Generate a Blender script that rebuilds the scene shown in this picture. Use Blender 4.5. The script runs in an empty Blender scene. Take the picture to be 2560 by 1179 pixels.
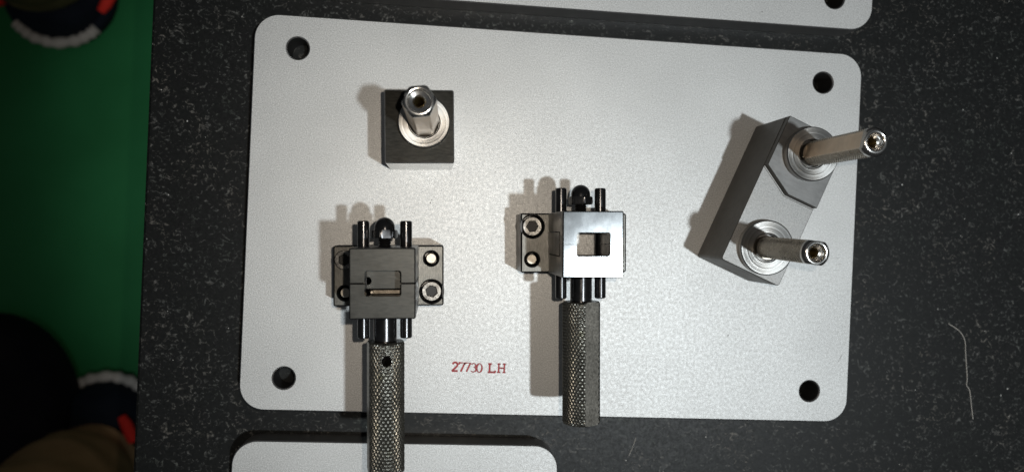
import bpy, bmesh, math, random
from mathutils import Matrix, Vector
from math import sin, cos, pi, radians, sqrt
random.seed(4)
S = 0.001                      # everything below is written in millimetres
scene = bpy.context.scene
COL = scene.collection

# ------------------------------------------------------------------ camera
CAM = Vector((-64.53, -5.46, 395.7)); CROT = (-0.00705, -0.09664, 0.04381); FPX = 1920.9
cd = bpy.data.cameras.new('camera'); cam = bpy.data.objects.new('camera', cd); COL.objects.link(cam)
cam.location = CAM * S; cam.rotation_euler = CROT
cd.sensor_width = 36.0; cd.lens = FPX / 2560 * 36; cd.clip_start = 0.005; cd.clip_end = 50
cd.dof.use_dof = True; cd.dof.focus_distance = 0.362; cd.dof.aperture_fstop = 7.0
scene.camera = cam
RC = Matrix.Rotation(CROT[2], 3, 'Z') @ Matrix.Rotation(CROT[1], 3, 'Y') @ Matrix.Rotation(CROT[0], 3, 'X')
def ground(px, py, z):         # photo pixel -> point on the level z it rests on
    d = RC @ Vector(((px - 1280) / FPX, -(py - 589.5) / FPX, -1.0))
    return CAM + d * ((z - CAM.z) / d.z)

# ------------------------------------------------------------------ light
w = bpy.data.worlds.new('World'); scene.world = w; w.use_nodes = True
bg = w.node_tree.nodes['Background']; bg.inputs[0].default_value = (0.93, 0.96, 1.0, 1); bg.inputs[1].default_value = 0.055
ld = bpy.data.lights.new('ceiling_lamp', 'SPOT'); lamp = bpy.data.objects.new('ceiling_lamp', ld); COL.objects.link(lamp)
lamp.location = Vector((595, -335, 2300)) * S
lamp.rotation_euler = (Vector((100, -30, 0)) * S - lamp.location).to_track_quat('-Z', 'Y').to_euler()
ld.energy = 113; ld.color = (0.90, 0.97, 1.0); ld.shadow_soft_size = 0.038; ld.spot_size = radians(21); ld.spot_blend = 0.75
fd = bpy.data.lights.new('phone_flash', 'POINT'); fl = bpy.data.objects.new('phone_flash', fd); COL.objects.link(fl)
fl.location = (CAM + Vector((17, 12, 4))) * S
fd.energy = 1.75; fd.color = (1.0, 0.87, 0.72); fd.shadow_soft_size = 0.0022
scene.view_settings.view_transform = 'Standard'; scene.view_settings.look = 'None'
scene.view_settings.gamma = 1; scene.view_settings.exposure = 0
scene.view_settings.use_curve_mapping = False

# ------------------------------------------------------------------ materials
def mat(name, col, metal=0.0, rough=0.5, build=None, **kw):
    m = bpy.data.materials.new(name); m.use_nodes = True
    nt = m.node_tree; b = nt.nodes['Principled BSDF']
    b.inputs['Base Color'].default_value = (*col, 1); b.inputs['Metallic'].default_value = metal
    b.inputs['Roughness'].default_value = rough
    for k, v in kw.items(): b.inputs[k.replace('_', ' ')].default_value = v
    if build: build(nt, b)
    return m
def N(nt, t, **kw):
    n = nt.nodes.new('ShaderNode' + t)
    for k, v in kw.items():
        if k in n.inputs: n.inputs[k].default_value = v
        else: setattr(n, k, v)
    return n
def coords(nt, scale=(1, 1, 1), rot=(0, 0, 0)):
    tc = N(nt, 'TexCoord'); mp = N(nt, 'Mapping')
    mp.inputs['Scale'].default_value = scale; mp.inputs['Rotation'].default_value = rot
    nt.links.new(tc.outputs['Object'], mp.inputs['Vector']); return mp.outputs[0]
def ramp(nt, fac, stops):
    r = N(nt, 'ValToRGB'); e = r.color_ramp.elements
    while len(e) < len(stops): e.new(0.5)
    for el, (p, c) in zip(e, stops):
        el.position = p; el.color = (*c, 1) if isinstance(c, tuple) else (c, c, c, 1)
    nt.links.new(fac, r.inputs[0]); return r.outputs[0]
def noise(nt, vec, scale, detail=2, rough=0.5, dist=0):
    n = N(nt, 'TexNoise', Scale=scale, Detail=detail, Roughness=rough, Distortion=dist)
    nt.links.new(vec, n.inputs['Vector']); return n.outputs[0]
def mixc(nt, a, b, fac, mode='MIX'):
    m = N(nt, 'Mix', data_type='RGBA', blend_type=mode)
    for sock, v in ((m.inputs[0], fac), (m.inputs[6], a), (m.inputs[7], b)):
        if hasattr(v, 'links'): nt.links.new(v, sock)
        elif isinstance(v, tuple): sock.default_value = (*v, 1)
        else: sock.default_value = v
    return m.outputs[2]
def bump(nt, b, h, dist, strength=1.0, prev=None):
    n = N(nt, 'Bump', Distance=dist, Strength=strength); nt.links.new(h, n.inputs['Height'])
    if prev: nt.links.new(prev, n.inputs['Normal'])
    nt.links.new(n.outputs[0], b.inputs['Normal']); return n.outputs[0]

def b_plate(nt, b):
    v = coords(nt); fine = noise(nt, v, 1900, 3, 0.7); big = noise(nt, v, 22, 3); mid = noise(nt, v, 620, 2, .6)
    c = ramp(nt, fine, [(0.32, (.36, .365, .36)), (0.5, (.56, .565, .56)), (0.70, (.80, .805, .80))])
    c = mixc(nt, c, ramp(nt, big, [(0.35, .92), (0.65, 1.0)]), 1.0, 'MULTIPLY')
    nt.links.new(c, b.inputs['Base Color'])
    nt.links.new(ramp(nt, mid, [(0.3, .43), (.7, .54)]), b.inputs['Roughness'])
    bump(nt, b, fine, 0.00007, 0.9)
PLATE = mat('bead_blasted_aluminium', (.55, .55, .55), 0.42, 0.5, b_plate)

EDGE = mat('milled_plate_edge', (.42, .42, .42), 1.0, .38)

def b_granite(nt, b):
    v = coords(nt); dv = coords(nt, (1, 1.15, 1), (0, 0, .5))
    n1 = noise(nt, dv, 290, 4, 0.6, 1.4); n2 = noise(nt, v, 520, 4, 0.7, .5); n3 = noise(nt, v, 45, 3)
    worm = ramp(nt, n1, [(0.545, 0.0), (0.665, 1.0)]); spk = ramp(nt, n2, [(0.42, .10), (0.60, 1.0)])
    f = mixc(nt, worm, spk, 1.0, 'MULTIPLY')
    tint = ramp(nt, n3, [(0.32, (.055, .064, .056)), (0.5, (.105, .107, .103)), (0.68, (.14, .130, .115))])
    c = mixc(nt, (.0060, .0067, .0066), tint, f)
    glint = ramp(nt, noise(nt, v, 520, 0), [(0.865, 0.0), (0.89, 1.0)])
    c = mixc(nt, c, (.45, .45, .43), glint)
    nt.links.new(c, b.inputs['Base Color'])
    nt.links.new(ramp(nt, n2, [(.3, .36), (.7, .52)]), b.inputs['Roughness'])
GRANITE = mat('black_granite', (.02, .02, .02), 0, 0.45, b_granite, Specular_IOR_Level=.22)

def steel(name, lo, hi, metal, rough, brush=(1, 1, 1), rot=0, scale=300, aniso=0, bumpd=0.00002, rv=.08):
    def f(nt, b):
        v = coords(nt, brush, (0, 0, rot)); n = noise(nt, v, scale, 4, .65); s = noise(nt, coords(nt), 90, 4, .6)
        c = ramp(nt, n, [(0.3, lo), (0.7, hi)])
        c = mixc(nt, c, ramp(nt, s, [(0.35, .78), (0.68, 1.08)]), 1.0, 'MULTIPLY')
        nt.links.new(c, b.inputs['Base Color'])
        nt.links.new(ramp(nt, s, [(.3, rough - rv), (.7, rough + rv)]), b.inputs['Roughness'])
        bump(nt, b, n, bumpd, 0.6)
    return mat(name, lo, metal, rough, f)
BLACK = steel('black_oxide_steel', (.012, .012, .013), (.022, .022, .023), .55, .34)
BLACKTOP = steel('worn_black_oxide_face', (.030, .031, .029), (.050, .050, .046), .7, .40, (1, 7, 1), .9, 260)
BASETOP = steel('brushed_dark_steel', (.07, .068, .062), (.17, .165, .15), .75, .42, (9, 1, 1), 0, 420)
WHITETOP = steel('ground_bright_steel', (.40, .42, .44), (.48, .50, .51), 1.0, .112, (14, 1, 1), 0, 300, rv=.006, bumpd=.000004)
PINBLACK = steel('polished_black_pin', (.05, .05, .052), (.07, .07, .072), .9, .2)
GUN = steel('gunmetal_face', (.012, .012, .011), (.026, .0255, .023), .95, .42, (1, 5, 1), .7, 300)
GUNSIDE = steel('ground_block_side', (.66, .65, .63), (.80, .79, .76), .9, .28, (1, 1, 8), 0, 300)
SATIN = steel('satin_milled_steel', (.16, .16, .158), (.20, .20, .198), .72, .47, (1, 3, 1), 0, 200, rv=.04)
FROST = steel('frosted_steel_face', (.24, .24, .235), (.44, .44, .435), .62, .5, (1, 1, 1), 0, 1500)
DARKSIDE = steel('brown_grey_steel_side', (.085, .082, .075), (.11, .105, .097), .7, .5)
NICKEL = steel('nickel_reflect_tint', (.48, .43, .36), (.60, .55, .47), .95, .27, scale=500)  # warm tint is a reflection of brownish surroundings put into the colour
RIM = steel('polished_rim', (.66, .65, .62), (.8, .79, .77), 1.0, .2, scale=800)
def b_turn(nt, b):
    tc = N(nt, 'TexCoord'); ln = N(nt, 'VectorMath', operation='MULTIPLY'); ln.inputs[1].default_value = (1, 1, 0)
    nt.links.new(tc.outputs['Object'], ln.inputs[0]); le = N(nt, 'VectorMath', operation='LENGTH'); nt.links.new(ln.outputs[0], le.inputs[0])
    cx = N(nt, 'CombineXYZ'); nt.links.new(le.outputs['Value'], cx.inputs[0])
    n = noise(nt, cx.outputs[0], 1100, 3, .7); n2 = noise(nt, tc.outputs['Object'], 120, 3)
    nt.links.new(ramp(nt, n, [(.3, (.19, .188, .18)), (.7, (.40, .395, .385))]), b.inputs['Base Color'])
    bump(nt, b, n, 0.00010, 0.8)
    tg = N(nt, 'Tangent', direction_type='RADIAL', axis='Z'); nt.links.new(tg.outputs[0], b.inputs['Tangent'])
    nt.links.new(ramp(nt, n2, [(.3, .30), (.7, .40)]), b.inputs['Roughness'])
TURNED = mat('lathe_turned_steel', (.5, .5, .5), .92, .33, b_turn, Anisotropic=.75)
def b_knurl(nt, b):
    v = coords(nt); n = noise(nt, v, 160, 4, .6); f = noise(nt, v, 1500, 2, .7)
    c = ramp(nt, n, [(.3, (.085, .083, .072)), (.55, (.15, .147, .13)), (.75, (.10, .097, .070))])
    c = mixc(nt, c, ramp(nt, f, [(.3, .6), (.7, 1.25)]), 1.0, 'MULTIPLY'); nt.links.new(c, b.inputs['Base Color'])
    bump(nt, b, f, .00005, .7)
KNURL = mat('knurled_dark_steel', (.15, .145, .13), .85, .30, b_knurl)
HFLAT = steel('scuffed_handle_flat', (.20, .197, .18), (.56, .55, .50), .65, .40, scale=900)
PFLAT = steel('nickel_flat_reflect_tint', (.56, .45, .34), (.62, .51, .40), .9, .36, scale=200)  # tan stands in for what the flats reflect
DARKHOLE = mat('shaded_dark_bore', (.012, .011, .010), .3, .5)  # unpolished dark bore; the shade of its depth is put into the colour
BRASS = steel('brass_tinted_bore', (.10, .07, .028), (.15, .11, .05), .9, .35)
DOWEL = steel('worn_dowel_end', (.36, .33, .28), (.56, .52, .45), .7, .42, scale=900)
HOLERING = mat('hole_ring_black', (.012, .012, .012), 0, .6)  # for rings added inside the plate holes to make their walls black
RED = mat('red_marking_ink', (.52, .035, .045), 0, .6)
INK = mat('dark_stamped_groove', (.05, .035, .035), .1, .6)
def b_floor(nt, b):
    v = coords(nt); n = noise(nt, v, 7, 4); f = noise(nt, v, 60, 3)
    c = ramp(nt, n, [(.35, (.014, .135, .040)), (.65, (.020, .170, .054))]); nt.links.new(c, b.inputs['Base Color'])
    bump(nt, b, f, .0006, .4)
FLOOR = mat('green_floor_paint', (.015, .12, .04), 0, .5, b_floor, Specular_IOR_Level=.25)
def cloth(name, a, c2):
    def f(nt, b):
        v = coords(nt); n = noise(nt, v, 25, 4); t = noise(nt, v, 600, 2)
        nt.links.new(ramp(nt, n, [(.3, a), (.7, c2)]), b.inputs['Base Color']); bump(nt, b, t, .0006, .5)
    return mat(name, a, 0, .85, f, Specular_IOR_Level=.15)
OLIVE = cloth('olive_cloth', (.08, .073, .034), (.13, .115, .055)); TAN = cloth('tan_cloth', (.24, .155, .075), (.33, .215, .11))
NAVY = cloth('navy_shoe_cloth', (.006, .009, .015), (.011, .016, .026)); BLOBCL = cloth('black_blob_cloth', (.004, .004, .007), (.009, .009, .013))
SOLE = cloth('off_white_rubber', (.42, .39, .35), (.56, .53, .49)); ACC = cloth('red_shoe_accent', (.75, .03, .02), (.85, .05, .035))
STAND = mat('grey_stand_paint', (.1, .1, .105), 0, .5)
FIBRE = mat('pale_fibre', (.5, .48, .44), 0, .6)

# ------------------------------------------------------------------ mesh helpers
def link(name, me, mats, parent=None, loc=(0, 0, 0), rot=(0, 0, 0)):
    o = bpy.data.objects.new(name, me); COL.objects.link(o)
    for m in (mats if isinstance(mats, (list, tuple)) else [mats]): me.materials.append(m)
    o.location = Vector(loc) * S; o.rotation_euler = rot
    if parent: o.parent = parent
    return o
def empty(name, loc, rz=0, tilt=(0, 0)):
    o = bpy.data.objects.new(name, None); COL.objects.link(o); o.empty_display_size = .01
    o.location = Vector(loc) * S; o.rotation_euler = (tilt[0], tilt[1], rz); return o
def tag(o, label, cat=None, group=None, kind=None):
    o['label'] = label
    if cat: o['category'] = cat
    if group: o['group'] = group
    if kind: o['kind'] = kind
    return o
def finish(bm, xf=None, smooth=None):
    if xf is not None: bmesh.ops.transform(bm, matrix=xf, verts=bm.verts)
    for v in bm.verts: v.co *= S
    bmesh.ops.recalc_face_normals(bm, faces=bm.faces)
    me = bpy.data.meshes.new('m'); bm.to_mesh(me); bm.free()
    if smooth is not None:
        for p in me.polygons: p.use_smooth = True
        me.set_sharp_from_angle(angle=radians(smooth))
    return me
def rrect(x0, y0, x1, y1, r, n=8):
    pts = []
    for cx, cy, a in ((x1 - r, y1 - r, 0), (x0 + r, y1 - r, 90), (x0 + r, y0 + r, 180), (x1 - r, y0 + r, 270)):
        for i in range(n + 1):
            t = radians(a + 90 * i / n); pts.append((cx + r * cos(t), cy + r * sin(t)))
    return pts
def circ(x, y, r, n=40, ph=0): return [(x + r * cos(2 * pi * i / n + ph), y + r * sin(2 * pi * i / n + ph)) for i in range(n)]
def extrude(loops, z0, z1, bev=0.4, top=True, res=0):
    """closed 2D outlines (later ones are holes) -> bevelled prism; upward faces take slot 1"""
    cu = bpy.data.curves.new('c', 'CURVE'); cu.dimensions = '2D'; cu.fill_mode = 'BOTH'
    cu.extrude = (z1 - z0) / 2 - bev; cu.bevel_depth = bev; cu.offset = -bev; cu.bevel_resolution = res
    for lp in loops:
        sp = cu.splines.new('POLY'); sp.points.add(len(lp) - 1); sp.use_cyclic_u = True
        for p, (x, y) in zip(sp.points, lp): p.co = (x, y, 0, 1)
    ob = bpy.data.objects.new('c', cu); COL.objects.link(ob)
    dg = bpy.context.evaluated_depsgraph_get(); me0 = bpy.data.meshes.new_from_object(ob.evaluated_get(dg))
    bpy.data.objects.remove(ob); bpy.data.curves.remove(cu)
    bm = bmesh.new(); bm.from_mesh(me0); bpy.data.meshes.remove(me0)
    bmesh.ops.remove_doubles(bm, verts=bm.verts, dist=1e-4)
    bmesh.ops.translate(bm, vec=(0, 0, (z0 + z1) / 2), verts=bm.verts)
    bmesh.ops.recalc_face_normals(bm, faces=bm.faces)
    for f in bm.faces: f.material_index = 1 if (top and f.normal.z > .98) else 0
    return bm
def prism(lo, hi, z0, z1, z2, slope=0):
    bm = bmesh.new(); n = len(lo)
    R = [[bm.verts.new((x, y, z + k * y)) for x, y in P] for P, z, k in ((lo, z0, 0), (lo, z1, slope), (hi, z2, slope))]
    for a, b in zip(R, R[1:]):
        for i in range(n): bm.faces.new((a[i], a[(i + 1) % n], b[(i + 1) % n], b[i]))
    bm.faces.new(R[0]); t = bm.faces.new(R[2]); t.material_index = 1
    bmesh.ops.remove_doubles(bm, verts=bm.verts, dist=1e-4); return bm
def join(*bms):
    a = bms[0]
    for b in bms[1:]:
        me = bpy.data.meshes.new('t'); b.to_mesh(me); b.free(); a.from_mesh(me); bpy.data.meshes.remove(me)
    return a
def lathe(prof, n=48, flats=(), cap=True):
    """profile [(r, z)...] about z; flats [(angle, distance)] cut the round"""
    bm = bmesh.new(); rings = []
    for r, z in prof:
        ring = []
        for i in range(n):
            t = 2 * pi * i / n; rr = r
            for a, d in flats:
                c = cos(t - a)
                if c > 1e-3: rr = min(rr, d / c)
            ring.append(bm.verts.new((rr * cos(t), rr * sin(t), z)))
        rings.append(ring)
    for a, b in zip(rings, rings[1:]):
        for i in range(n): bm.faces.new((a[i], a[(i + 1) % n], b[(i + 1) % n], b[i]))
    if cap: bm.faces.new(list(reversed(rings[0]))); bm.faces.new(rings[-1])
    return bm
def knurl(R, z0, z1, starts, pitch, depth, flats=(), nt=6, nz=7, ends=1.2, hole=None, topcap=True):
    bm = bmesh.new(); flat_v = set(); nth = starts * nt; nzz = int((z1 - z0) / pitch * nz); rings = []
    fr = lambda x: x - math.floor(x)
    for j in range(nzz + 1):
        z = z0 + (z1 - z0) * j / nzz; ring = []
        e = min(z - z0, z1 - z); red = max(0, ends - e) ** 2 / (2 * ends) if e < ends else 0
        for i in range(nth):
            t = 2 * pi * i / nth; u = t * starts / (2 * pi); v = z / pitch
            g = min(abs(fr(u + v) - .5), abs(fr(u - v) - .5)) * 2
            rr = R - depth * (1 - min(1, g / .6)) - red
            fl = False
            for a, d in flats:
                c = cos(t - a)
                if c > 1e-3 and d / c < rr: rr = min(rr, d / c); fl = True
            x, y = rr * cos(t), rr * sin(t)
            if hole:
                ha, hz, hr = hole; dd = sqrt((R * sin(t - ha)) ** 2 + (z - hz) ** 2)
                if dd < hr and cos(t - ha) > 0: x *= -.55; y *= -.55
            v = bm.verts.new((x, y, z)); ring.append(v)
            if fl: flat_v.add(v)
        rings.append(ring)
    for a, b in zip(rings, rings[1:]):
        for i in range(nth):
            q = (a[i], a[(i + 1) % nth], b[(i + 1) % nth], b[i]); f = bm.faces.new(q)
            if all(k in flat_v for k in q): f.material_index = 2
    bm.faces.new(list(reversed(rings[0])))
    if topcap: bm.faces.new(rings[-1])
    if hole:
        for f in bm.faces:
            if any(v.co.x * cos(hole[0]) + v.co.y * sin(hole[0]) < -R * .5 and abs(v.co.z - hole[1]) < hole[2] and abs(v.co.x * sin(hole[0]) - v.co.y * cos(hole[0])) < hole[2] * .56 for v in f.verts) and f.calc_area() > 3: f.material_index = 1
    return bm
def tube(pts, r, n=6):
    bm = bmesh.new(); rings = []; pts = [Vector(p) for p in pts]
    for i, p in enumerate(pts):
        d = (pts[min(i + 1, len(pts) - 1)] - pts[max(i - 1, 0)]).normalized()
        s = d.cross(Vector((0, 0, 1))).normalized() if abs(d.z) < .99 else Vector((1, 0, 0)); q = d.cross(s)
        rr = r[i] if isinstance(r, (list, tuple)) else r
        rings.append([bm.verts.new(p + (s * cos(2 * pi * k / n) + q * sin(2 * pi * k / n)) * rr) for k in range(n)])
    for a, b in zip(rings, rings[1:]):
        for k in range(n): bm.faces.new((a[k], a[(k + 1) % n], b[(k + 1) % n], b[k]))
    bm.faces.new(rings[0]); bm.faces.new(rings[-1]); return bm
TOY = Matrix.Rotation(-pi / 2, 4, 'X')        # lathe axis z -> +y

# ------------------------------------------------------------------ setting
ZT, ZF = -15.0, -600.0
floor = link('floor', finish(extrude([rrect(-1700, -1500, 1500, 1500, 5)], ZF - 40, ZF, 1)), [FLOOR, FLOOR])
tag(floor, 'green painted workshop floor far below the granite table', kind='structure')
table = link('granite_table', finish(extrude([rrect(-215, -330, 420, 330, 4)], ZT - 100, ZT, 1.6), smooth=40), [GRANITE, GRANITE])
tag(table, 'black speckled granite table carrying the metal plates', kind='structure')
for x, y in ((-150, -270), (360, -270), (360, 270), (-150, 270)):
    link('leg', finish(extrude([rrect(x - 30, y - 30, x + 30, y + 30, 4)], ZF, ZT - 100, 1)), [STAND, STAND], table)

PX, PY, HX, HY = 160, 99.4, 138.3, 82.9
def plate(name, x0, y0, x1, y1, holes, label, r=12.5):
    o = link(name, finish(extrude([rrect(x0, y0, x1, y1, r, 12)] + [circ(x, y, 5.5) for x, y in holes], ZT, 0, .55), smooth=35), [EDGE, PLATE])
    for x, y in holes:
        link('dark_hole_ring', finish(lathe([(5.46, 0.2), (5.46, 14.0), (5.2, 14.3), (5.1, 14.0), (5.1, 0.2)], 40, cap=False), smooth=30), HOLERING, o, (x, y, ZT))
    return tag(o, label, 'plate')
main = plate('fixture_plate', -PX, -PY, PX, PY, [(sx * HX, sy * HY) for sx in (-1, 1) for sy in (-1, 1)],
             'large grey aluminium plate with red stamped number and two clamps mounted on it')
plate('fixture_plate', -155.6, 112.2, 164.4, 311, [(142.6, 128.6), (-134, 128.6), (142.6, 294), (-134, 294)],
      'empty grey aluminium plate beyond the edge with the square pin block')
plate('fixture_plate', -162.2, -270, 3.2, -114.6, [(-140.5, -253), (-18.5, -253)],
      'small grey aluminium plate lying under the end of a knurled handle')

# stamped number: each character is its own shallow inked stroke shape
def ribbon(pts, wd, z):
    bm = bmesh.new(); L = []; n = len(pts)
    for i, p in enumerate(pts):
        a = Vector(pts[max(i - 1, 0)]); b = Vector(pts[min(i + 1, n - 1)]); d = (b - a).normalized(); q = Vector((-d.y, d.x)) * wd / 2
        p = Vector(p); L.append([bm.verts.new((p.x + s * q.x, p.y + s * q.y, z + h)) for s, h in ((1, 0), (1, .05), (-1, .05), (-1, 0))])
    for a, b in zip(L, L[1:]):
        for k in range(4): bm.faces.new((a[k], a[(k + 1) % 4], b[(k + 1) % 4], b[k]))
    bm.faces.new(L[0]); bm.faces.new(L[-1]); return bm
def arc(cx, cy, rx, ry, a0, a1, n=10): return [(cx + rx * cos(radians(a0 + (a1 - a0) * i / n)), cy + ry * sin(radians(a0 + (a1 - a0) * i / n))) for i in range(n + 1)]
G = {'2': [arc(1.75, 3.55, 1.25, 1.2, 170, -35, 9) + [(.3, .35)], [(.2, .3), (3.2, .35)]],
     '7': [[(.3, 3.7), (.3, 4.55), (3.2, 4.6), (1.3, .1)]],
     '3': [arc(1.6, 3.55, 1.2, 1.05, 150, -70, 10), arc(1.6, 1.4, 1.4, 1.2, 70, -150, 10)],
     '0': [arc(1.6, 2.35, 1.35, 2.25, 0, 360, 20)],
     'L': [[(1.2, .25), (1.2, 4.5)], [(.4, 4.5), (2.2, 4.5)], [(.3, .25), (4.1, .25), (4.2, 1.2)]],
     'H': [[(1, .25), (1, 4.5)], [(3.9, .25), (3.9, 4.5)], [(1, 2.4), (3.9, 2.4)], [(.3, 4.5), (1.8, 4.5)], [(3.1, 4.5), (4.6, 4.5)], [(.3, .25), (1.8, .25), ], [(3.1, .25), (4.6, .25)]]}
for ch, x, y, full in (('2', -54.3, -77.4, 1), ('7', -50.8, -77.4, 1), ('7', -47.9, -77.4, .8), ('3', -44.7, -77.55, .35), ('0', -41.6, -77.55, .35), ('L', -35.9, -77.5, 1), ('H', -31.0, -77.4, .7)):
    bms = []; edge = []
    for k, st in enumerate(G[ch]):
        z = .02 + .012 * k
        bms.append(ribbon(st, .34 + .66 * full, z))
        edge.append(ribbon([(px + .36, py - .1) for px, py in st], .13, z + .07)); edge.append(ribbon([(px - .36, py + .1) for px, py in st], .11, z + .072))
    o = link('stamped_character', finish(join(*bms)), RED, main, (x, y, 0))
    link('stamp_edge', finish(join(*edge)), INK, o)

# ------------------------------------------------------------------ square block with bushing and hex pin
def bushing(parent, x, y, z, r, h, hr=6.0):
    return link('bushing', finish(lathe([(hr + .6, 0), (r - .3, 0), (r, .3), (r, h - .5), (r - .5, h), (hr + 1.2, h), (hr + .7, h - .8), (hr + .6, h - .8)], 96, cap=False), smooth=30), TURNED, parent, (x, y, z))
blk = empty('pin_block', (-74.9, 42.1, 0), radians(2.9)); tag(blk, 'square dark steel block with a single bushing', 'block')
link('body', finish(extrude([rrect(-16, -17, 16, 17, 1.0, 3)], 0, 38, .45), smooth=30), [GUNSIDE, GUN], blk)
bushing(blk, 2.2, 1.6, 38, 11.9, 4, 6.3)
def locating_pin(label, base, tip, R, flats, zb, zt, knurled, group=None):
    """pin standing in a bushing; it leans by the small offset between base and tip"""
    d = Vector((tip[0] - base[0], tip[1] - base[1], zt - zb)); L = d.length
    o = empty('locating_pin', (base[0], base[1], zb)); o.rotation_mode = 'QUATERNION'; o.rotation_quaternion = Vector((0, 0, 1)).rotation_difference(d)
    tag(o, label, 'pin', group)
    if knurled:
        link('grip', finish(knurl(R, 1.0, L - 3.2, 40, 1.55, .34, flats, 6, 6, .3, topcap=False), smooth=28), [NICKEL, NICKEL, PFLAT], o)
        link('shank', finish(lathe([(R - .5, -6), (R - .5, 1.05)], 48)), NICKEL, o)
    else:
        link('grip', finish(lathe([(R - .3, -6), (R, -5.8), (R, L - 2.2), (R - .05, L - 2.1)], 120, flats, cap=False), smooth=25), PFLAT, o)
    s = 3.2 if knurled else 2.1
    link('chamfer', finish(lathe([(R - .05, L - s), (R, L - s + .15), (R, L - 1.5), (R - .3, L - .9), (R - 1.0, L - .3)], 120, flats, cap=False), smooth=25), PINTIP, o)
    rim = link('end_rim', finish(lathe([(R - 1.0, L - .3)] + [(R - 1.0 - .75 * (1 - cos(radians(t))), L - .3 + .55 * sin(radians(t))) for t in range(20, 181, 20)] + [(R - 2.75, L - 1.1), (3.0, L - 1.5), (2.7, L - 1.6), (2.0, L - 2.6)], 96, cap=False), smooth=30), RIM, o)
    bore = lathe([(2.0, L - 2.6)] + [(1.9 - .22 * (k % 2), L - 2.9 - .35 * k) for k in range(60)], 48, cap=False); 
    link('bore', finish(join(bore, lathe([(1.75, L - 23.8), (.01, L - 24.5)], 48, cap=False)), smooth=30), BRASS, o)
    return o
PINTIP = steel('dark_polished_chamfer', (.30, .295, .28), (.42, .41, .39), 1.0, .2, scale=600)
HEXF = [(radians(-82 + 60 * k), 6.15) for k in range(6)]
locating_pin('plain hexagonal steel pin standing in the square block', (-72.8, 43.8), (-73.9, 45.0), 6.9, HEXF, 42, 92, False)

# ------------------------------------------------------------------ slanted stepped block with two bushings
rz = radians(-22.6); bd = empty('pin_block', (102.2, 16.2, 0), rz); tag(bd, 'long slanted steel block with a stepped top and two bushings', 'block')
step = [(-16, 12.2), (-.3, 3.2), (16, 3.4)]
body = link('body', finish(extrude([rrect(-16, -38.4, 16, 38.4, 1.4, 4)], 0, 35.25, .3), smooth=30), [DARKSIDE, FROST], bd)
hi = [(-15.7, 12.0), (-.3, 3.2), (15.7, 3.4), (15.7, 37.8), (15.4, 38.1), (-15.4, 38.1), (-15.7, 37.8)]
link('raised_step', finish(extrude([hi], 35.1, 39, .28), smooth=30), [DARKSIDE, SATIN], bd)
link('fillet', finish(tube([(-15.6, 11.6, 35.1), (-.4, 2.75, 35.1), (15.6, 2.95, 35.1)], .55, 8), smooth=60), FROST, bd)
def l2w(x, y): return (102.2 + x * cos(rz) - y * sin(rz), 16.2 + x * sin(rz) + y * cos(rz))
bushing(bd, 1.1, 25.2, 39, 13.05, 4); bushing(bd, 1.2, -24.4, 35.25, 13.3, 4)
A0, B0 = l2w(1.1, 25.2), l2w(1.2, -24.4)
fa, fb = radians(168), radians(84)
locating_pin('knurled steel pin with a wide smooth flat, in the raised step of the slanted block', A0, (113.4, 38.9), 6.1, [(fa, 4.6), (fa + pi, 4.6)], 43, 95, True, 'knurled pins in the slanted block')
locating_pin('knurled steel pin in the lower bushing of the slanted block', B0, (93.3, -7.9), 6.1, [(fb, 5.0), (fb + pi, 5.0)], 39.25, 89, True, 'knurled pins in the slanted block')

# ------------------------------------------------------------------ the two clamps
def text_mesh(s, size):
    cu = bpy.data.curves.new('t', 'FONT'); cu.body = s; cu.size = size; cu.align_x = 'CENTER'; cu.extrude = .02
    ob = bpy.data.objects.new('t', cu); COL.objects.link(ob)
    me = bpy.data.meshes.new_from_object(ob.evaluated_get(bpy.context.evaluated_depsgraph_get()))
    bpy.data.objects.remove(ob); bpy.data.curves.remove(cu)
    bm = bmesh.new(); bm.from_mesh(me); bpy.data.meshes.remove(me); return bm
LEDGE = steel('worn_brown_ledge', (.14, .12, .095), (.26, .23, .19), .7, .45, scale=700)
HEADM = steel('bright_screw_head', (.16, .157, .15), (.30, .295, .28), .9, .26, scale=700)
def screw(parent, x, y, z, ph):
    s = link('cap_screw', finish(extrude([circ(0, 0, 4.75, 48), circ(0, 0, 2.75, 6, .3)], -4, 0, .35), smooth=40), [HEADM, HEADM], parent, (x, y, z), (0, 0, ph))
    link('hex_socket', finish(lathe([(3.0, -.5), (3.0, -3.0), (.6, -3.3)], 24)), DARKHOLE, s, (0, 0, -.6))
    link('socket_point', finish(lathe([(.55, -.2), (.5, .05)], 16)), HEADM, s, (0, 0, -3.85))
    bms = []
    for k, ch in enumerate('A2-70'):
        a = radians(-60 - 26 * k); b = text_mesh(ch, 1.6)
        bmesh.ops.transform(b, matrix=Matrix.Translation((3.25 * cos(a), 3.25 * sin(a), .03)) @ Matrix.Rotation(a - pi / 2, 4, 'Z'), verts=b.verts); bms.append(b)
    link('head_marking', finish(join(*bms)), INK, s)
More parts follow.
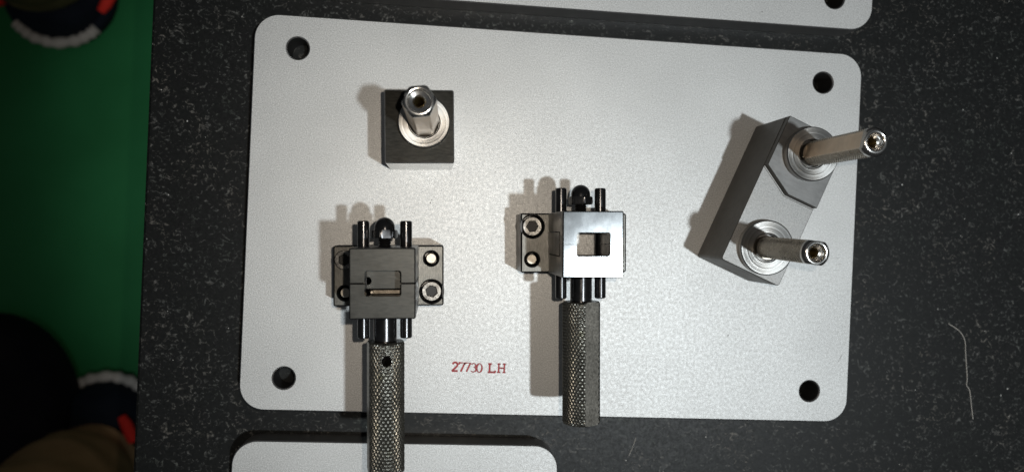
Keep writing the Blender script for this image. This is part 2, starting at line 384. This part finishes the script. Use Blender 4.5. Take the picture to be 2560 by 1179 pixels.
def clamp(loc, zt, za, gap, topmat, label, flat, hole, holes, windowed):
    c = empty('clamp', loc, radians(2.5)); tag(c, label, 'clamp')
    # base with counterbores; upright edges softened
    ho = [circ(x, y, 5.4) if k == 's' else circ(x, y, 3.35) for k, x, y in holes]
    link('base', finish(join(extrude([rrect(-26.4, -14.5, 26.1, 14.5, .9, 3)] + ho, 0.0, 23, .7), ), smooth=30), [BLACK, BASETOP], c)
    for k, x, y in holes:
        if k == 's': screw(c, x, y, 22.2, random.uniform(0, 2))
        else: link('dowel', finish(lathe([(2.45, 1), (2.45, 20.9), (2.2, 21.3)], 32), smooth=30), DOWEL, c, (x, y, 0))
    X0, X1, Y1, wx0, wx1, wy = -12.8, 14.2, 14.6, -6.6, 8.4, 5.3
    zs = zt - 7
    for s in (1, -1):
        g = gap / 2
        up = [(X0, g), (wx0, g), (wx0, wy - .9), (wx0 + .3, wy - .3), (wx0 + .9, wy), (wx1 - .9, wy), (wx1 - .3, wy - .3), (wx1, wy - .9), (wx1, g), (X1, g), (X1, Y1 - .5), (X1 - .5, Y1), (X0 + .5, Y1), (X0, Y1 - .5)]
        low = [(X0 + .05, wy + .3), (wx1, wy + .3), (wx1, g), (X1 - .05, g), (X1 - .05, Y1 - .5), (X1 - .55, Y1 - .05), (X0 + .55, Y1 - .05), (X0 + .05, Y1 - .5)]
        fl = lambda P: [(x, y * s) for x, y in P]
        j = link('jaw', finish(join(prism(fl(up), fl([(min(max(x, X0 + .55), X1 - .55), min(y, Y1 - .55)) for x, y in up]), zs, zt - .5, zt, .03 if windowed else 0), extrude([fl(low)], 23, zs + .02, .1)), smooth=30), [BLACK, topmat], c)
    link('tongue', finish(extrude([rrect(X0 - .1, -wy + .1, wx0 - .4, wy - .1, .3, 2)], 23, zs - 2.2, .25), smooth=30), [BLACK, BASETOP], c)
    if windowed:
        link('window_floor', finish(extrude([rrect(wx0 - .3, -wy - .2, wx1 - .05, wy + .2, .2, 2)], 23, 34, .1)), [PLATE, PLATE], c)
    else:
        link('inner_block', finish(extrude([rrect(wx0 - .3, -3.0, wx1 - .05, wy + .2, .3, 2)] + [circ(wx0 + .35, .4, 1.9, 24)], 23, zt - 11, .2)), [BLACK, BLACKTOP], c)
        link('inner_ledge', finish(extrude([rrect(wx0 + 1.2, -wy - .1, wx1 - .05, -3.6, .2, 2)], 23, zt - 14, .2)), [BLACK, LEDGE], c)
        link('ledge_pin', finish(lathe([(.75, 0), (.75, 1.6), (.55, 1.8)], 20)), DOWEL, c, (wx0 + 2.0, -4.5, zt - 14.1))
    for x in (-9.3, 9.3):
        link('guide_pin', finish(lathe([(2.2, -25.7), (2.65, -25.2), (2.65, 25.4), (2.2, 25.9)], 40), TOY, smooth=35), PINBLACK, c, (x, 0, za))
    th = [(2.9, 8)]
    y = 14.0
    while y < 19: th += [(2.95, y), (2.35, y + .55), (2.95, y + 1.1)]; y += 1.1
    link('threaded_stud', finish(lathe(th, 32), TOY, smooth=60), BLACK, c, (0, 0, za))
    hf = [(radians(90 + nutph + 60 * k), 5.0) for k in range(6)]
    nut = link('acorn_nut', finish(lathe([(4.6, 18.2), (5.35, 18.35), (5.75, 18.8), (5.75, 21.4), (5.3, 21.9), (4.5, 22.0)], 96, hf), TOY, smooth=28), PINBLACK, c, (0, 0, za))
    link('dome', finish(lathe([(4.55, 21.9), (4.5, 23)] + [(4.5 * cos(radians(t)), 23 + 4.5 * sin(radians(t))) for t in range(8, 90, 9)] + [(.05, 27.5)], 48), TOY, smooth=50), PINBLACK, nut)
    link('shaft', finish(lathe([(5.1, -27.2), (5.1, -8), (4.8, -7.8)], 64), TOY, smooth=35), PINBLACK, c, (0.2, 0, za))
    hd = link('handle', finish(knurl(8.85, -84.2, -27.0, 34, 2.9, .42, flat, 6, 8, 1.3, hole), TOY, smooth=24), [KNURL, DARKHOLE, HFLAT], c, (0.3, 0, za))
    return c
# holes: screw ('s') and dowel ('d') positions in the base
nutph = 12
# handle angles are measured about the axis from +x towards -z after turning it along y
clamp((-86.7, -28.1, 0), 78, 53, .75, BLACKTOP, 'clamp with a dark jaw face and a cross hole in its round knurled handle',
      [(radians(180 + 12), 7.7), (radians(12), 7.7)], (radians(-83), -34.7, 2.15),
      [('s', 20.3, -7.7), ('s', -21.2, 7.6), ('d', 20.1, 8.2), ('d', -20.8, -8.2)], False)
nutph = 40
clamp((2.5, -8.6, 0), 66, 40, .16, WHITETOP, 'clamp with a bright white ground jaw face and a square open window',
      [(radians(-57), 7.3), (radians(123), 7.3)], None,
      [('s', -20.6, 8.1), ('d', -20.8, -8.0)], True)

# ------------------------------------------------------------------ small things on plate and granite
bms = []
for px, py, l in [(1147, 945, .9), (1205, 890, .6), (1155, 490, .5), (1158, 502, .6), (1076, 507, 1.0), (1079, 500, .7), (1066, 525, .5), (870, 232, .5), (893, 261, .4), (750, 215, .4), (1820, 838, 1.0), (1905, 30, .8), (2080, 640, .4), (1597, 520, .6), (1090, 568, .5), (1070, 790, .5), (1565, 788, .6), (1290, 335, .5), (1430, 300, .4), (1630, 240, .5), (1238, 430, .6), (1105, 540, .4), (1330, 800, .4), (1610, 950, .4), (1700, 560, .4), (1715, 395, .5), (2030, 870, .5), (660, 700, .5), (780, 520, .4), (1530, 190, .5)]:
    p = ground(px, py, 0.05); a = random.uniform(0, 6.3)
    b = extrude([[(l * .5 * cos(t) , l * (.22 + .1 * sin(3 * t)) * sin(t)) for t in [2 * pi * k / 8 for k in range(8)]]], 0, .12, .03)
    bmesh.ops.transform(b, matrix=Matrix.Translation((p.x, p.y, .0)) @ Matrix.Rotation(a, 4, 'Z'), verts=b.verts); bms.append(b)
for a_, b_ in (((2076, 645), (2098, 644)), ((2090, 661), (2104, 659)), ((2084, 676), (2097, 674)), ((2094, 905), (2106, 884)), ((2100, 900), (2103, 886)), ((1170, 520), (1176, 536)), ((1088, 497), (1083, 487))):
    p, q = ground(*a_, 0), ground(*b_, 0); bms.append(ribbon([(p.x, p.y), ((p.x + q.x) / 2 + .1, (p.y + q.y) / 2), (q.x, q.y)], .09, .0))
o = link('dust_flecks', finish(join(*bms)), [INK, INK]); tag(o, 'tiny dark flecks of dirt scattered over the aluminium plate', 'dirt', kind='stuff')
def smooth_path(P, n=6):
    out = []
    for i in range(len(P) - 1):
        a, b, c, d = P[max(i - 1, 0)], P[i], P[i + 1], P[min(i + 2, len(P) - 1)]
        for k in range(n):
            t = k / n; out.append(.5 * ((2 * b) + (c - a) * t + (2 * a - 5 * b + 4 * c - d) * t * t + (3 * b - a - 3 * c + d) * t ** 3))
    return out + [P[-1]]
fp = [Vector((x, y, ZT + .22)) for x, y in [(226.5, -45.5), (233.4, -49.6), (236.9, -54.8), (237.7, -61.6), (238.8, -70.7), (239.4, -76.4), (239.3, -80.3), (241.2, -83.2), (242.8, -92.3), (244.1, -99.6)]]
fib = link('fibre', finish(tube(smooth_path(fp), .2, 6), smooth=80), FIBRE); tag(fib, 'thin pale curved fibre lying on the black granite', 'fibre')
q0, q1 = ground(1572, 1138, ZT + .12), ground(1590, 1092, ZT + .12)
sc = link('fibre', finish(tube(smooth_path([q0, (q0 + q1) / 2 + Vector((.3, 0, 0)), q1]), .12, 6), smooth=80), FIBRE); tag(sc, 'short straight pale fibre on the granite by the end of a handle', 'fibre')

# ------------------------------------------------------------------ people standing on the floor beyond the table edge
def shoe(parent, loc, rz, ax, sc=1.0):
    """toe towards +y, toe tip at the local origin"""
    s = empty('shoe', loc, rz); s.parent = parent; s.scale = (sc, sc, sc)
    def outline(k, off=0):       # distance behind the toe -> half width
        pts = [(0, 0), (4, 20), (12, 34), (24, 46), (40, 56), (62, 61), (95, 60), (150, 46), (200, 40), (245, 40), (270, 34), (284, 20), (290, 0)]
        return pts
    def hw(d):
        P = outline(0)
        for (a, b), (c, e) in zip(P, P[1:]):
            if a <= d <= c: return b + (e - b) * (d - a) / (c - a)
        return 0
    ds = [0, .8, 2, 4, 7, 12, 18, 26, 36, 50, 70, 90, 110, 140, 170, 200, 230, 255, 272, 284, 290]
    lp = [(hw(d) + 5 if d > .5 else 12, -d + 6) for d in ds] + [(-(hw(d) + 5) if d > .5 else -12, -d + 6) for d in reversed(ds)]
    link('sole', finish(extrude([lp], 0, 20, 3), smooth=60), [NAVY, NAVY], s)
    P = [Vector((sg * (hw(d) + 3), -d + 5, 17)) for d, sg in [(21, 1), (18, 1), (14, 1), (9, 1), (5, 1), (2, 1), (0, 1), (2, -1), (5, -1), (9, -1), (14, -1), (18, -1), (21, -1)]]
    link('toe_bumper', finish(tube(smooth_path(P, 3), [6.5 + 1.2 * sin(k * 1.7) for k in range(37)], 10), smooth=60), SOLE, s)
    bm = bmesh.new(); rings = []
    for d in ds[1:-1]:
        h = 24 + 36 * min(1, (d / 16)) ** .6 + (0 if d < 60 else min(40, (d - 60) * .5)); wdt = hw(d)
        rings.append([bm.verts.new((wdt * cos(pi * k / 14), -d, 20 + (h - 20) * sin(pi * k / 14) ** .75)) for k in range(15)])
    for a, b in zip(rings, rings[1:]):
        for k in range(14): bm.faces.new((a[k], a[k + 1], b[k + 1], b[k]))
    bm.faces.new(rings[0]); bm.faces.new(rings[-1])
    link('upper', finish(bm, smooth=60), NAVY, s)
    for sg in (-1, 1):
        P = [Vector((sg * x, -d, 26 + .15 * d + 1.25 * (56 - ax))) for x, d in ((ax, 33), (ax + 6, 42), (ax + 13, 55), (ax + 16, 62))]
        link('accent', finish(tube(P, [5, 7, 7, 6], 8), smooth=60), ACC, s)
    return s
def trouser(ankle, knee, hip, cuff):
    path = smooth_path([Vector(ankle), Vector(ankle).lerp(Vector(knee), .35), Vector(knee), Vector(hip)], 8)
    n = len(path); bm = bmesh.new(); rings = []
    for i, p in enumerate(path):
        t = i / (n - 1); r = cuff * (1 + .55 * t) + 2.5 * sin(i * 1.9)
        rings.append([bm.verts.new(p + Vector((r * (1 + .06 * sin(3 * a + i)) * cos(a), r * 1.12 * (1 + .05 * sin(2 * a + i * .7)) * sin(a), 4 * sin(2 * a + i)))) for a in [2 * pi * k / 28 for k in range(28)]])
    for a, b in zip(rings, rings[1:]):
        for k in range(28): bm.faces.new((a[k], a[(k + 1) % 28], b[(k + 1) % 28], b[k]))
    bm.faces.new(rings[0]); bm.faces.new(rings[-1]); return bm
def person(label, toe, rz, cloth_m, side, hem, ax):
    p = empty('person', (toe.x, toe.y, ZF), rz); tag(p, label, 'person')
    bms = []
    for x in (0, side):
        shoe(p, (x, 0, 0), 0, ax)
        bms.append(trouser((x, -hem - 64, 58), (x, -hem - 95, 330), (x, -hem - 120, 520), 60))
    link('trousers', finish(join(*bms), smooth=60), cloth_m, p)
    return p
t1 = ground(146, 100, ZF + 12); t2 = ground(277, 948, ZF + 12)
person('person in olive trousers and dark red-accented shoes on the green floor', t1, pi, OLIVE, 190, 24, 56)
person('person in tan trousers, dark shoe beside the round black bag', t2, 0, TAN, -260, 46, 33)
bc = ground(-46, 1045, ZF + 55)
blob = empty('blob', (bc.x, bc.y, ZF)); tag(blob, 'round black bag on the green floor in front of a shoe', 'blob')  # unidentified dark round form; its bag shape and handle are made up
prof = [(62, 0), (84, 6), (97, 30), (100, 58), (95, 84), (78, 104), (50, 116), (15, 120)]
bm = lathe(prof, 40)
for v in bm.verts: v.co.x *= 1 + .03 * sin(v.co.z * .06); v.co.y *= 1.25 + .03 * sin(v.co.z * .05 + 2)
link('body', finish(bm, smooth=60), BLOBCL, blob)
link('handle', finish(tube(smooth_path([Vector((-45, 0, 114)), Vector((-30, 0, 138)), Vector((30, 0, 138)), Vector((45, 0, 114))]), 7, 8), smooth=60), BLOBCL, blob)
